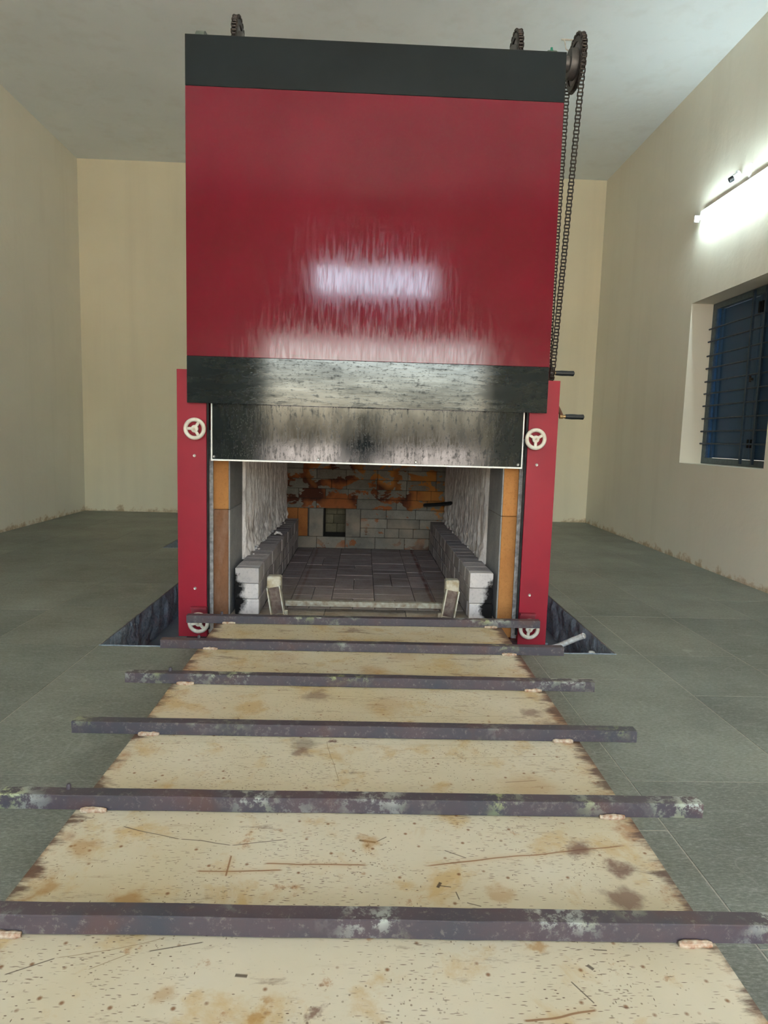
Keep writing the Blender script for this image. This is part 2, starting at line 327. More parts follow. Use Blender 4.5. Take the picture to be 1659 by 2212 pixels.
# ------------------------------------------------------------------ geometry helpers
WL = {}                                             # world location of each object origin
def wl(o): return WL.get(o.name, Vector((0, 0, 0))) if o else Vector((0, 0, 0))
def link(name, me, mat, parent=None, loc=(0, 0, 0), label=None):
    o = bpy.data.objects.new(name, me)
    if mat is not None and len(me.materials) == 0: me.materials.append(mat)
    COL.objects.link(o); loc = Vector(loc); WL[o.name] = loc
    o.location = loc - wl(parent)
    if parent: o.parent = parent
    if label: o['label'] = label
    return o
def thing(name, label, cat, loc, group=None, kind=None):
    o = bpy.data.objects.new(name, None); COL.objects.link(o); o.location = loc; WL[o.name] = Vector(loc)
    o.empty_display_size = .1
    if label: o['label'] = label
    if cat: o['category'] = cat
    if group: o['group'] = group
    if kind: o['kind'] = kind
    return o
class G:                                            # collects shapes in world coordinates
    def __init__(s): s.v = []; s.f = []; s.sm = []
    def add(s, vs, fs, smooth=False):
        b = len(s.v); s.v += [tuple(v) for v in vs]; s.f += [tuple(i+b for i in f) for f in fs]; s.sm += [smooth]*len(fs); return s
    def box(s, x0, x1, y0, y1, z0, z1, c=0., mtx=None):
        if c:
            vs, fs = chamfer(x1-x0, y1-y0, z1-z0, c); o = Vector(((x0+x1)/2, (y0+y1)/2, (z0+z1)/2)); vs = [Vector(v)+o for v in vs]
        else:
            vs = [Vector((x, y, z)) for z in (z0, z1) for y in (y0, y1) for x in (x0, x1)]
            fs = [(0, 2, 3, 1), (4, 5, 7, 6), (0, 1, 5, 4), (2, 6, 7, 3), (0, 4, 6, 2), (1, 3, 7, 5)]
        if mtx: vs = [mtx @ v for v in vs]
        return s.add(vs, fs)
    def lathe(s, prof, c, axis='Y', n=32, closed=False, smooth=True, mtx=None):   # prof: (along, radius)
        vs = []
        for a, r in prof:
            for i in range(n):
                t = 2*math.pi*i/n; p, q = r*math.cos(t), r*math.sin(t)
                v = {'X': (a, p, q), 'Y': (q, a, p), 'Z': (p, q, a)}[axis]
                v = Vector(v)
                if mtx: v = mtx @ v
                vs.append(v + Vector(c))
        fs = []; k = len(prof); m = k if closed else k-1
        for j in range(m):
            for i in range(n):
                a, b = j*n+i, j*n+(i+1) % n; c2, d = ((j+1) % k)*n+(i+1) % n, ((j+1) % k)*n+i
                fs.append((a, b, c2, d))
        if not closed:
            if prof[0][1] > 1e-6: fs.append(tuple(range(n))[::-1])
            if prof[-1][1] > 1e-6: fs.append(tuple(range((k-1)*n, k*n)))
        return s.add(vs, fs, smooth)
    def tube(s, pts, r, n=12, smooth=True):
        pts = [Vector(p) for p in pts]; rings = []
        for i, p in enumerate(pts):
            d = (pts[min(i+1, len(pts)-1)]-pts[max(i-1, 0)]).normalized()
            up = Vector((0, 0, 1)) if abs(d.z) < .9 else Vector((1, 0, 0))
            a = d.cross(up).normalized(); b = d.cross(a)
            rr = r[i] if isinstance(r, (list, tuple)) else r
            rings += [p + a*rr*math.cos(2*math.pi*k/n) + b*rr*math.sin(2*math.pi*k/n) for k in range(n)]
        fs = [(j*n+i, j*n+(i+1) % n, (j+1)*n+(i+1) % n, (j+1)*n+i) for j in range(len(pts)-1) for i in range(n)]
        fs += [tuple(range(n))[::-1], tuple(range((len(pts)-1)*n, len(pts)*n))]
        return s.add(rings, fs, smooth)
    def mesh(s, name, o=Vector((0, 0, 0))):
        me = bpy.data.meshes.new(name); me.from_pydata([Vector(v)-o for v in s.v], [], s.f)
        me.polygons.foreach_set('use_smooth', s.sm)
        bm = bmesh.new(); bm.from_mesh(me); bmesh.ops.recalc_face_normals(bm, faces=bm.faces); bm.to_mesh(me); bm.free()
        if any(s.sm): me.set_sharp_from_angle(angle=math.radians(38))
        me.update(); return me
    def out(s, name, mat, parent=None, label=None, loc=None):
        c = Vector(loc) if loc else (sum((Vector(v) for v in s.v), Vector())/len(s.v))
        return link(name, s.mesh(name, c), mat, parent, c, label)
def chamfer(sx, sy, sz, c):
    c = min(c, sx*.45, sy*.45, sz*.45); hx, hy, hz = sx/2, sy/2, sz/2
    vs = []; idx = {}
    for a in (-1, 1):
        for b in (-1, 1):
            for d in (-1, 1):
                for k, v in enumerate(((a*hx, b*(hy-c), d*(hz-c)), (a*(hx-c), b*hy, d*(hz-c)), (a*(hx-c), b*(hy-c), d*hz))):
                    idx[a, b, d, k] = len(vs); vs.append(v)
    I = idx; fs = []
    for s_ in (-1, 1):
        fs.append((I[s_, -1, -1, 0], I[s_, 1, -1, 0], I[s_, 1, 1, 0], I[s_, -1, 1, 0]))
        fs.append((I[-1, s_, -1, 1], I[1, s_, -1, 1], I[1, s_, 1, 1], I[-1, s_, 1, 1]))
        fs.append((I[-1, -1, s_, 2], I[1, -1, s_, 2], I[1, 1, s_, 2], I[-1, 1, s_, 2]))
    for a in (-1, 1):
        for b in (-1, 1):
            fs.append((I[a, b, -1, 0], I[a, b, -1, 1], I[a, b, 1, 1], I[a, b, 1, 0]))
            fs.append((I[a, -1, b, 0], I[a, -1, b, 2], I[a, 1, b, 2], I[a, 1, b, 0]))
            fs.append((I[-1, a, b, 1], I[-1, a, b, 2], I[1, a, b, 2], I[1, a, b, 1]))
    for a in (-1, 1):
        for b in (-1, 1):
            for d in (-1, 1): fs.append((I[a, b, d, 0], I[a, b, d, 1], I[a, b, d, 2]))
    return vs, fs
CACHE = {}
def piece(name, x0, x1, y0, y1, z0, z1, mat, parent, c=.003, label=None):     # one brick / tile, sharing meshes between alike pieces
    key = (name, round(x1-x0, 3), round(y1-y0, 3), round(z1-z0, 3), mat.name, c)
    if key not in CACHE:
        g = G(); h = Vector((x1-x0, y1-y0, z1-z0))/2
        g.box(-h.x, h.x, -h.y, h.y, -h.z, h.z, c); CACHE[key] = g.mesh(name); CACHE[key].materials.append(mat)
    return link(name, CACHE[key], None, parent, ((x0+x1)/2, (y0+y1)/2, (z0+z1)/2), label)
def struct(o, label=None):
    o['kind'] = 'structure'
    if label: o['label'] = label
    return o

# ------------------------------------------------------------------ room shell
PX0, PX1, PY0, PY1, PX2, PY2 = -1.272, 1.297, 3.142, 7.0, -1.80, 5.9    # pit outline (widens to the left beyond PY2)
T = .25
g = G()
for b in ((XL-T, XR+T, YF-T, PY0), (XL-T, PX0, PY0, PY2), (XL-T, PX2, PY2, PY1), (PX1, XR+T, PY0, PY1), (XL-T, XR+T, PY1, YB+T)):
    g.box(b[0], b[1], b[2], b[3], -.40, -.0012)
g.box(PX2, PX1, PY0, PY1, -.40, -.26)
floor = struct(g.out('floor', M['mortar'], loc=(0, 0, 0)), 'grey green slate slab floor with a sunken pit round the furnace')
colx = [XL, -2.95, -2.37, -1.80, PX0, -.76, -.25, .32, .86, PX1, 1.42, 1.90, 2.43, XR]
rt = random.Random(3)
def tile(x0, x1, y0, y1):
    gp = .0025; q = piece('floor_tile', x0+gp, x1-gp, y0+gp, y1-gp, -.022, rt.uniform(-.0006, .0006), M['slate'], floor, 0)
for i in range(len(colx)-1):
    x0, x1 = colx[i], colx[i+1]
    if abs(x0-PX1) < .01: continue
    ys = [PY0-.0]; k = 0
    fwd = [PY0]
    if x0 in (.32, .86, PX0, -.76, -.25): seq = [2.80]
    else: seq = []
    y = PY0
    for q in seq: ys.append(q); y = q
    while y > YF: y -= rt.choice((.52, .62, .68, .88)); ys.append(max(y, YF))
    ys = ys[::-1]; y = PY0
    while y < YB: y += rt.choice((.46, .56, .62, .72, .88)); ys.append(min(y, YB))
    if YB-ys[-2] < .15: ys.pop(-2)
    for a, b in zip(ys, ys[1:]):
        xe = x1
        if b <= PY0+1e-6 or x0 >= PX1-1e-6 or x1 <= PX2+1e-6:
            if x0 < PX1 <= x1: pass
            tile(x0, 1.42 if abs(x1-PX1) < .01 else x1, a, b)
        elif x1 <= PX0+1e-6:
            if a < PY2: tile(x0, x1, a, min(b, PY2))
            if b > PY1: tile(x0, x1, max(a, PY1), b)
        else:
            if b > PY1: tile(x0, 1.42 if abs(x1-PX1) < .01 else x1, max(a, PY1), b)
y = PY0
while y < PY1: n = min(y+.7, PY1); tile(PX1, 1.42, y, n); y = n
# pit lining: lumpy painted walls and a smooth bottom
def lumpy(p0, p1, z0, z1, nrm, name, mat, res=.018, amp=.016, seed=0):
    p0, p1, nrm = Vector(p0), Vector(p1), Vector(nrm); L = (p1-p0).length
    nu, nv = max(2, int(L/res)), max(3, int((z1-z0)/res)); vs = []; fs = []
    for j in range(nv+1):
        for i in range(nu+1):
            b = p0.lerp(p1, i/nu); z = z0+(z1-z0)*j/nv; q = Vector((b.x*9+seed, b.y*9, z*7))
            h = amp*(mn.noise(q)+.6*mn.noise(q*2.7)+.5*abs(mn.noise(q*6)))
            if j in (nv,): h *= .35
            vs.append((b.x+nrm.x*(h+.012), b.y+nrm.y*(h+.012), z))
    for j in range(nv):
        for i in range(nu): a = j*(nu+1)+i; fs.append((a, a+1, a+nu+2, a+nu+1))
    b = len(vs); cnt = len(vs)
    for q in (p0, p1):
        pass
    gg = G(); gg.add(vs, fs, True); return gg.out(name, mat, floor)
lumpy((PX0, PY0, 0), (PX0, PY2, 0), -.262, .0005, (1, 0, 0), 'pit_wall', M['pit'], seed=1)
lumpy((PX1, PY0, 0), (PX1, PY1, 0), -.262, .0005, (-1, 0, 0), 'pit_wall', M['pit'], seed=5)
lumpy((PX0, PY2, 0), (PX2, PY2, 0), -.262, .0005, (0, 1, 0), 'pit_wall', M['pit'], seed=9)
lumpy((PX2, PY2, 0), (PX2, PY1, 0), -.262, .0005, (1, 0, 0), 'pit_wall', M['pit'], seed=2)
lumpy((PX2, PY1, 0), (PX1, PY1, 0), -.262, .0005, (0, -1, 0), 'pit_wall', M['pit'], seed=3)
lumpy((PX1, PY0, 0), (PX0, PY0, 0), -.262, .0005, (0, 1, 0), 'pit_wall', M['pit'], seed=4)
g = G(); g.box(PX0+.001, PX1-.001, PY0+.001, PY2+.02, -.262, -.228).box(PX2+.001, PX1-.001, PY2+.02, PY1-.001, -.262, -.228)
g.out('pit_floor', M['pitfloor'], floor)

struct(G().box(XL-T, XL, YF-T, YB+T, -.4, ZC+.2).out('wall_left', M['wall_side']), 'cream painted wall left of the furnace')
struct(G().box(XL, XR, YB, YB+T, -.4, ZC+.2).out('wall_back', M['wall']), 'cream painted wall behind the furnace')
struct(G().box(XL-T, XR+T, YF-T, YB+T, ZC, ZC+.2).out('ceiling', M['ceil'], loc=(0, 0, ZC)), 'pale bluish white plain ceiling')
WY0, WY1, WZ0, WZ1 = 4.765, 6.068, .890, 2.340
g = G(); t2 = .30
g.box(XR, XR+t2, YF-T, WY0, -.4, ZC+.2).box(XR, XR+t2, WY1, YB+T, -.4, ZC+.2)
g.box(XR, XR+t2, WY0, WY1, -.4, WZ0).box(XR, XR+t2, WY0, WY1, WZ1, ZC+.2)
struct(g.out('wall_right', M['wall_side']), 'cream painted wall with window and tube light')
g = G()
g.box(XL, DOOR[0], YF-T, YF, -.4, ZC).box(DOOR[1], XR, YF-T, YF, -.4, ZC)
g.box(DOOR[0], DOOR[1], YF-T, YF, DOOR[2], VENT[2]).box(DOOR[0], DOOR[1], YF-T, YF, VENT[3], ZC)
g.box(DOOR[0], VENT[0], YF-T, YF, VENT[2], VENT[3]).box(VENT[1], DOOR[1], YF-T, YF, VENT[2], VENT[3])
struct(g.out('wall_front', M['wall']), 'cream wall behind the camera with a wide doorway and a ventilator')
struct(G().box(-60, 60, -60, YF-T, -.45, -.02).out('trim_1', M['ground']), 'pale sunlit ground outside the doorway')

# window_1: blue shutters behind an iron grille
win = struct(thing('window_1', None, None, (3.2, (WY0+WY1)/2, WZ0)), 'deep set window with closed blue shutters behind an iron grille')
FX = 3.165
g = G(); fw = .055
g.box(FX, FX+.06, WY0+.002, WY1-.002, WZ0+.002, WZ0+fw).box(FX, FX+.06, WY0+.002, WY1-.002, WZ1-fw, WZ1-.002)
g.box(FX, FX+.06, WY0+.002, WY0+fw, WZ0+fw, WZ1-fw).box(FX, FX+.06, WY1-fw, WY1-.002, WZ0+fw, WZ1-fw)
g.out('window_frame', M['bluegrey'], win)
g = G().box(FX+.012, FX+.058, WY1-fw-.035, WY1-fw-.001, WZ0+fw, WZ1-fw).out('rebate_strip', M['brightblue'], win)
mid = 5.36
for a, b in ((WY0+fw, mid), (mid, WY1-fw-.035)):
    g = G(); g.box(FX+.05, FX+.065, a+.002, b-.002, WZ0+fw+.002, WZ1-fw-.002)
    s = g.out('shutter', M['blue'], win)
    g = G(); e = .035
    g.box(FX+.03, FX+.049, a+.002, a+e, WZ0+fw+.002, WZ1-fw-.002).box(FX+.03, FX+.049, b-e, b-.002, WZ0+fw+.002, WZ1-fw-.002)
    g.out('shutter_stile', M['blue'], s)
    g = G()
    for z0, z1 in ((WZ0+fw+.10, WZ0+fw+.17),): g.box(FX+.018, FX+.030, b-.03 if b == mid else a+.012, b-.018 if b == mid else a+.024, z0, z1)
    g.box(FX+.016, FX+.030, (b-.03 if b == mid else a+.010), (b-.016 if b == mid else a+.026), 2.14, 2.23)
    g.out('tower_bolt', M['dark'], s)
    if b != mid: G().box(FX+.012, FX+.030, a+.03, a+.10, 1.60, 1.62).box(FX+.012, FX+.030, a+.06, a+.075, 1.59, 1.64).out('latch', M['oily'], s)
for z in (1.074, 1.186, 1.302, 1.418, 1.529, 1.639, 1.759, 1.872, 2.0, 2.113):
    g = G(); g.tube([(FX-.022, WY0+.004, z), (FX-.022, WY0+.5, z+.002), (FX-.022, WY1-.004, z)], .0075, 8); g.out('grille_bar', M['barblue'], win)
for yv in (5.385, 5.215):
    G().box(FX-.034, FX-.014, yv-.011, yv+.011, WZ0+.02, WZ1-.02, .002).out('grille_upright', M['barblue'], win)

# ------------------------------------------------------------------ the furnace
FU = thing('cremation_furnace', 'large red and black cremation furnace with its door raised, standing in the floor pit', 'furnace', (.02, 3.4, -.228))
def fpart(g, name, mat, label=None, parent=None): return g.out(name, mat, parent or FU, label)
# casing (dark outside shell hidden behind posts)
g = G(); g.box(-.90, -.77, 3.42, 6.02, -.05, 1.95).box(.815, .925, 3.42, 6.02, -.05, 1.95)
g.box(-.77, .815, 5.85, 6.02, -.05, 1.95).box(-.77, .815, 3.42, 5.85, 1.08, 1.95).box(-.77, .815, 3.46, 5.85, -.05, .06)
for yy in (3.9, 4.6, 5.3, 5.95):
    g.box(-.925, -.90, yy-.02, yy+.02, -.05, 1.95).box(.925, .95, yy-.02, yy+.02, -.05, 1.95)
fpart(g, 'casing', M['casing'])
g = G()
for x0, x1 in ((-.885, -.70), (.745, .935)): g.box(x0, x1, 3.33, 6.0, -.225, -.052).box(x0-.0, x1+.0, 3.30, 3.33, -.12, .012)
g.box(-.70, .745, 3.34, 3.44, -.12, -.052)
fpart(g, 'base_frame', M['maroon'], 'dark maroon base frame')
G().box(.955, 1.0, 3.30, 3.42, -.228, -.20).box(.94, 1.02, 3.40, 3.406, -.20, -.03).box(1.0, 1.012, 3.30, 3.42, -.228, -.08).out('side_bracket', M['pitfloor'], FU, 'pale blue grey bracket under the right post')
# insulation fill behind the linings
for a_, b_ in ((-.77, -.705), (.745, .815)): fpart(G().box(a_, b_, 3.74, 5.85, .06, 1.08), 'side_insulation', M['board'])
# posts
for (x0, x1, nm) in ((-.908, -.767, 0), (.812, .957, 1)):
    g = G(); g.box(x0, x1, 3.235, 3.242, .025 if nm == 0 else .012, 1.348, .001)
    xo = (x0+.004, x0+.095) if nm == 0 else (x1-.095, x1-.004)
    g.box(x0, x0+.006, 3.242, 3.272, .03, 1.345).box(x1-.006, x1, 3.242, 3.272, .03, 1.345).box(*xo, 3.242, 3.40, .03, 1.345)
    p = fpart(g, 'door_post', M['red_post'])
    xc = -.824 if nm == 0 else .861
    for z in (.934, .273):
        G().lathe([(3.2345, .0001), (3.2305, .004), (3.2300, .0065), (3.2350, .0075)], (xc, 0, z), 'Y', 12).out('screw', M['screw'], p)
    # black strip painted in as the shade of the gap beside the post
    gx = (-.7665, -.757) if nm == 0 else (.801, .8115)
    fpart(G().box(gx[0], gx[1], 3.244, 3.256, .06, 1.348), 'gap_shade_strip', M['dark'])
    # lower mounting plate behind the lower handwheel
    xm = -.797 if nm == 0 else .859
    fpart(G().box(xm-.045, xm+.035, 3.222, 3.235, .09, .182, .002).box(xm-.045, xm+.035, 3.205, 3.222, .172, .182), 'wheel_bracket', M['casing'])
# gantry above: uprights, cross shaft, pillow blocks
SY, SZ = 3.45, 2.913
g = G()
for x in (-.86, .88): g.box(x-.03, x+.03, 3.44, 3.50, 1.95, 2.78)
g.box(-.89, .91, 3.43, 3.51, 2.74, 2.80); fpart(g, 'gantry', M['casing'])
fpart(G().tube([(-.87, SY, SZ), (0, SY, SZ), (1.05, SY, SZ)], .018, 16), 'lift_shaft', M['oily'])
for x in (-.832, .878):
    pb = fpart(G().box(x-.035, x+.035, SY-.04, SY+.04, 2.80, 2.88, .006).lathe([(-.030, .03), (-.030, .045), (-.020, .062 if x < 0 else .052), (.020, .062 if x < 0 else .052), (.030, .045), (.030, .03)], (x, SY, SZ), 'X', 24), 'pillow_block', M['boltgrey'])
    if x > 0: G().lathe([(2.955, .009), (2.972, .009), (2.974, .006), (2.984, .006), (2.985, .0001)], (x+.002, SY, 0), 'Z', 12).out('grease_cap', M['green'], pb, 'green grease cap')
def sprocket(x, r, side, name='sprocket', yc=None, zc=None, hubr=.075, depth=.042):
    yc, zc = yc or SY, zc or SZ
    g = G(); s = side; w = .012
    g.lathe([(-w, r-.026), (-w, r-.004), (-w*.5, r), (w*.5, r), (w, r-.004), (w, r-.026)], (x, yc, zc), 'X', 48, closed=True)
    o = fpart(g, name, M['oily'])
    G().lathe([(-.004, .018), (-.004, r-.02), (.004, r-.02), (.004, .018)], (x, yc, zc), 'X', 40, closed=True).out('wheel_web', M['webgrey'], o)
    G().lathe([(0, .019), (0, hubr), (-s*.006, hubr+.004), (-s*depth*.6, hubr), (-s*depth*.6, hubr*.55), (-s*depth, hubr*.5), (-s*depth, .019)], (x, yc, zc), 'X', 32, closed=True).out('wheel_hub', M['cast'], o)
    t = G(); nt = int(2*math.pi*r/.0175)
    for i in range(nt):
        a = 2*math.pi*i/nt; m_ = Matrix.Translation((x, yc, zc)) @ Matrix.Rotation(a, 4, 'X')
        t.box(-.0035, .0035, -.0035, .0035, r-.002, r+.008, 0, m_)
    t.out('sprocket_teeth', M['oily'], o); return o
def chain(path, x, name='roller_chain', label=None, closed=True, pitch=.0165):
    pts = [Vector((x, p[0], p[1])) for p in path]; L = []; n = len(pts)
    segs = [(pts[i], pts[(i+1) % n]) for i in range(n if closed else n-1)]
    g = G(); carry = 0.; k = 0; prev = None
    nodes = []
    for a, b in segs:
        d = (b-a).length; t = carry
        while t < d: nodes.append(a.lerp(b, t/d)); t += pitch
        carry = t-d
    for i in range(len(nodes) if closed else len(nodes)-1):
        a, b = nodes[i], nodes[(i+1) % len(nodes)]; d = b-a
        if d.length > pitch*1.8: continue
        ang = math.atan2(d.z, d.y); m_ = Matrix.Translation((a+b)/2) @ Matrix.Rotation(ang, 4, 'X')
        wo = .0125 if i % 2 else .0095; l = pitch*.60
        for s in (-1, 1): g.box(s*wo-.0016, s*wo+.0016, -l, l, -.0068, .0068, .0025, m_)
        g.lathe([(-.0125, .0042), (.0125, .0042)], a, 'X', 8)
    o = fpart(g, name, M['oily'], label); o['kind'] = 'stuff'; return o
def loop(c1, r1, c2, r2, n1=40, n2=14):      # belt outline round two wheels, (y, z)
    d = Vector(c2)-Vector(c1); L = d.length; th = math.atan2(d.y, d.x); al = math.acos((r1-r2)/L)
    p = []
    for i in range(n1+1):
        a = th+al+(2*math.pi-2*al)*i/n1; p.append((c1[0]+r1*math.cos(a), c1[1]+r1*math.sin(a)))
    for i in range(n2+1):
        a = th-al+2*al*i/n2; p.append((c2[0]+r2*math.cos(a), c2[1]+r2*math.sin(a)))
    return p
RB = .128; XCH = 1.005
sprocket(XCH, RB-.008, 1, hubr=.066, depth=.065)
chain(loop((SY, SZ), RB, (3.60, 1.42), .045), XCH, label='long dark roller chain looping down the right side')
sprocket(XCH, .040, 1, yc=3.60, zc=1.42, hubr=.022, depth=.03)
for x, s in ((-.655, -1), (.70, 1)):
    R_ = .127; sprocket(x, R_-.008, s, hubr=.066)
    pth = [(SY-R_, 1.97)] + [(SY-R_*math.cos(a*math.pi/24), SZ+R_*math.sin(a*math.pi/24)) for a in range(25)] + [(SY+R_, 1.97)]
    chain(pth, x, closed=False)
# winch gearbox and cranks on the right side
g = G(); g.box(.925, .985, 3.54, 3.66, 1.30, 1.50, .006).box(.925, .985, 3.55, 3.65, 1.10, 1.30, .006)
g.lathe([(.98, .02), (1.02, .02)], (0, 3.60, 1.42), 'X', 16); fpart(g, 'winch_box', M['casing'])
def crank(x, z, z2, name='crank_handle'):
    c = fpart(G().tube([(x-.06, 3.60, z2), (x-.03, 3.60, z2-.005), (x-.012, 3.60, (z+z2)/2), (x+.002, 3.60, z+.012), (x+.006, 3.60, z)], [.010, .012, .011, .010, .013], 10), 'crank_arm', M['rust'], 'rusty crank arm')
    G().lathe([(x-.006, .011), (x-.004, .013), (x+.012, .013), (x+.014, .009), (x+.026, .011)], (0, 3.60, z), 'X', 14).out('collar', M['brass'], c)
    G().lathe([(x+.024, .009), (x+.027, .0125), (x+.06, .0145), (x+.10, .0135), (x+.125, .0145), (x+.13, .008), (x+.131, .0001)], (0, 3.60, z), 'X', 16).out('crank_grip', M['rubber'], c)
crank(1.008, 1.423, 1.43); crank(1.076, 1.190, 1.262)
# lifting door: red and black outer sheet, framed lower leaf behind it
DX0, DX1 = -.850, .888
dr = fpart(G().box(DX0+.02, DX1-.02, 3.206, 3.23, 1.20, 2.81), 'lifting_door', M['dark'], 'dark backing of the raised door')
G().box(DX0, DX1, 3.200, 3.226, 1.4085, 2.611, .0012).out('red_sheet', M['red'], dr, 'glossy crimson middle sheet')
G().box(DX0, DX1, 3.199, 3.228, 2.6115, 2.829, .0012).out('top_band', M['black_top'], dr, 'black top band')
G().box(DX0, DX1, 3.199, 3.228, 1.1875, 1.408, .0012).out('bottom_band', M['black_low'], dr, 'scuffed glossy black lower band')
LX0, LX1, LZ0, LZ1 = -.745, .790, .912, 1.40
lf = fpart(G().box(LX0+.008, LX1-.008, 3.246, 3.34, LZ0+.006, LZ1), 'inner_door_leaf', M['dark'], 'dark insulated core of the inner door')
G().box(LX0+.006, LX1-.006, 3.240, 3.246, LZ0+.008, LZ1, .001).out('front_sheet', M['black_in'], lf, 'pitted glossy black sheet')
G().box(LX0, LX1, 3.236, 3.262, LZ0, LZ0+.008, .0008).box(LX0, LX0+.006, 3.236, 3.262, LZ0+.008, LZ1).box(LX1-.006, LX1, 3.236, 3.262, LZ0+.008, LZ1).out('edge_trim', M['trimwhite'], lf, 'thin bright white edge trim')
for x in (-.730, -.222, .259, .768):
    G().lathe([(3.2365, .0001), (3.2360, .005), (3.2395, .0075)], (x, 0, .932), 'Y', 12).out('screw', M['steel'], lf)
# handwheels
def handwheel(x, z, y, rot):
    c = (x, y, z); ro = .0535
    prof = []
    for i in range(14):
        a = 2*math.pi*i/14; prof.append((.0095*math.sin(a), ro-.0098+.0098*math.cos(a)))
    o = fpart(G().lathe(prof, c, 'Y', 40, closed=True), 'handwheel', M['white'])
    for k in range(3):
        a = rot+2*math.pi*k/3; m_ = Matrix.Translation(c) @ Matrix.Rotation(a, 4, 'Y')
        G().box(-.007, .007, -.005, .007, .008, ro-.010, .002, m_).out('spoke', M['white'], o)
    G().lathe([(-.010, .0001), (-.010, .006), (-.007, .011), (-.006, .017), (.004, .019), (.012, .015), (.040, .010)], c, 'Y', 24).out('hub', M['white'], o)
    G().lathe([(-.0135, .0001), (-.0135, .0045), (-.0105, .0055), (-.0098, .0055)], c, 'Y', 6, smooth=False).out('hub_nut', M['tab'], o)
handwheel(-.8135, 1.064, 3.197, .55); handwheel(.840, 1.061, 3.197, 3.14)
handwheel(-.794, .112, 3.178, .3); handwheel(.854, .112, 3.178, 1.2)
# jambs: insulation strip, orange blocks, grey lining slabs
for s, (a, b, c0, c1, d0) in ((0, (-.800, -.7685, -.7680, -.690, -.683)), (1, (.8135, .845, .735, .8130, .728))):
    g = G(); n = 60; vs = []; fs = []
    rr = random.Random(s)
    for k in range(n+1):
        z = -.0+1.05*k/n
        for xx in (a, (a+b)/2, b): vs.append((xx+(rr.uniform(-.003, .003) if xx in (a, b) else 0), 3.378+rr.uniform(-.004, .003), z))
    for k in range(n):
        for j in range(2): q = k*3+j; fs.append((q, q+1, q+4, q+3))
    g.add(vs, fs); g.box(a, b, 3.384, 3.42, 0, 1.06); fpart(g, 'insulation_strip', M['board'], 'flaking pale grey insulation strip')
    zs = (.0, .655, 1.06)
    for z0, z1, mt in ((zs[0], zs[1], M['fb_brown'] if s == 0 else M['fb_orange']), (zs[1], zs[2], M['fb_orange'])):
        piece('jamb_brick', c0, c1, 3.385, 3.72, z0+.001, z1-.001, mt, FU, .003)
    xa, xb = sorted((c1, d0)) if s == 0 else sorted((c0, d0))
    for z0, z1 in ((zs[0]+.0, zs[1]), (zs[1], zs[2])):
        piece('lining_brick', xa, xb, 3.387, 3.73, z0+.001, z1-.001, M['fb_lining'], FU, .002)
# fluted ceramic fibre blankets
def fibre(x0, x1, sgn, seed):
    y0, y1, z0, z1 = 3.73, 5.505, .33, 1.07; nu, nv = 230, 80; vs = []; fs = []
    for j in range(nv+1):
        for i in range(nu+1):
            y = y0+(y1-y0)*i/nu; z = z0+(z1-z0)*j/nv; x = x0+(x1-x0)*i/nu
            wob = .02*mn.noise(Vector((y*3, z*4, seed)))+.005*mn.noise(Vector((y*30, z*14, seed)))
            ph = (y+wob)/.052; fl = abs(math.sin(ph*math.pi))**.7
            h = .019*fl + .009*mn.noise(Vector((y*34+seed, z*5, 0))) + .006*mn.noise(Vector((y*60, z*22, seed)))
            lo = max(0, 1-(z-z0)/.22); h += lo*.022*(.5+mn.noise(Vector((y*22, z*28, seed+4))))
            if i in (0, nu): h = 0
            vs.append((x+sgn*h, y, z))
    for j in range(nv):
        for i in range(nu): a = j*(nu+1)+i; fs.append((a, a+1, a+nu+2, a+nu+1))
    o = fpart(G().add(vs, fs, True), 'fibre_blanket', M['fibre'], 'fluted white ceramic fibre lining')
fibre(-.682, -.652, 1, 1.3); fibre(.727, .712, -1, 7.7)
# bits of fibre fallen on the hobs
rr = random.Random(5); g = G()
for k in range(70):
    s = rr.choice((0, 1)); y = rr.uniform(3.75, 5.3); x = (-.655+abs(rr.gauss(0, .016)) if s == 0 else .715-abs(rr.gauss(0, .016)))
    r = rr.uniform(.005, .011)
    if s == 0 and k < 6: x = rr.uniform(-.64, -.58)
    g.lathe([(-r*.8, .0001), (-r*.5, r*.8), (0, r), (r*.6, r*.7), (r*.8, .0001)], (x, y, .352+r*.5), 'Z', 6)
f_ = fpart(g, 'fibre_crumbs', M['fibre'], 'crumbs of white fibre on the brick kerbs'); f_['kind'] = 'stuff'
fpart(G().tube([(-.60, 4.50, .362), (-.585, 4.49, .378), (-.565, 4.50, .372), (-.55, 4.51, .358)], [.006, .010, .009, .005], 8), 'fibre_curl', M['fibre'], 'pale curl of fibre on the left kerb')
# hobs (brick kerbs)
def hob(x0, x1, nm, seed):
    rr = random.Random(seed)
    core = fpart(G().box(x0+.004, x1-.004, 3.40, 5.49, .10, .346), 'brick_kerb', M['firemortar'], nm)
    hz = .0833; xm = x0+.0 if x0 < 0 else x0
    for r in range(3):
        z0 = .10+hz*r; y = 3.388; k = 0; first = True
        while y < 5.48:
            L = .115 if not first else (.115 if r % 2 else .06)
            if rr.random() < .18: L = .23
            y1 = min(y+L, 5.495)
            if 5.495-y1 < .03: y1 = 5.495
            j = rr.uniform(-.002, .002)
            piece('brick', x0+j, x1+j, y+.0012, y1-.0012, z0+.0012, z0+hz-.0012, M['fb_white'] if first else M['fb_grey'], core, .003)
            y = y1; first = False
hob(-.657, -.533, 'left kerb of stacked firebricks with soot at its front', 1)
hob(.581, .705, 'right kerb of stacked firebricks with soot at its front', 2)
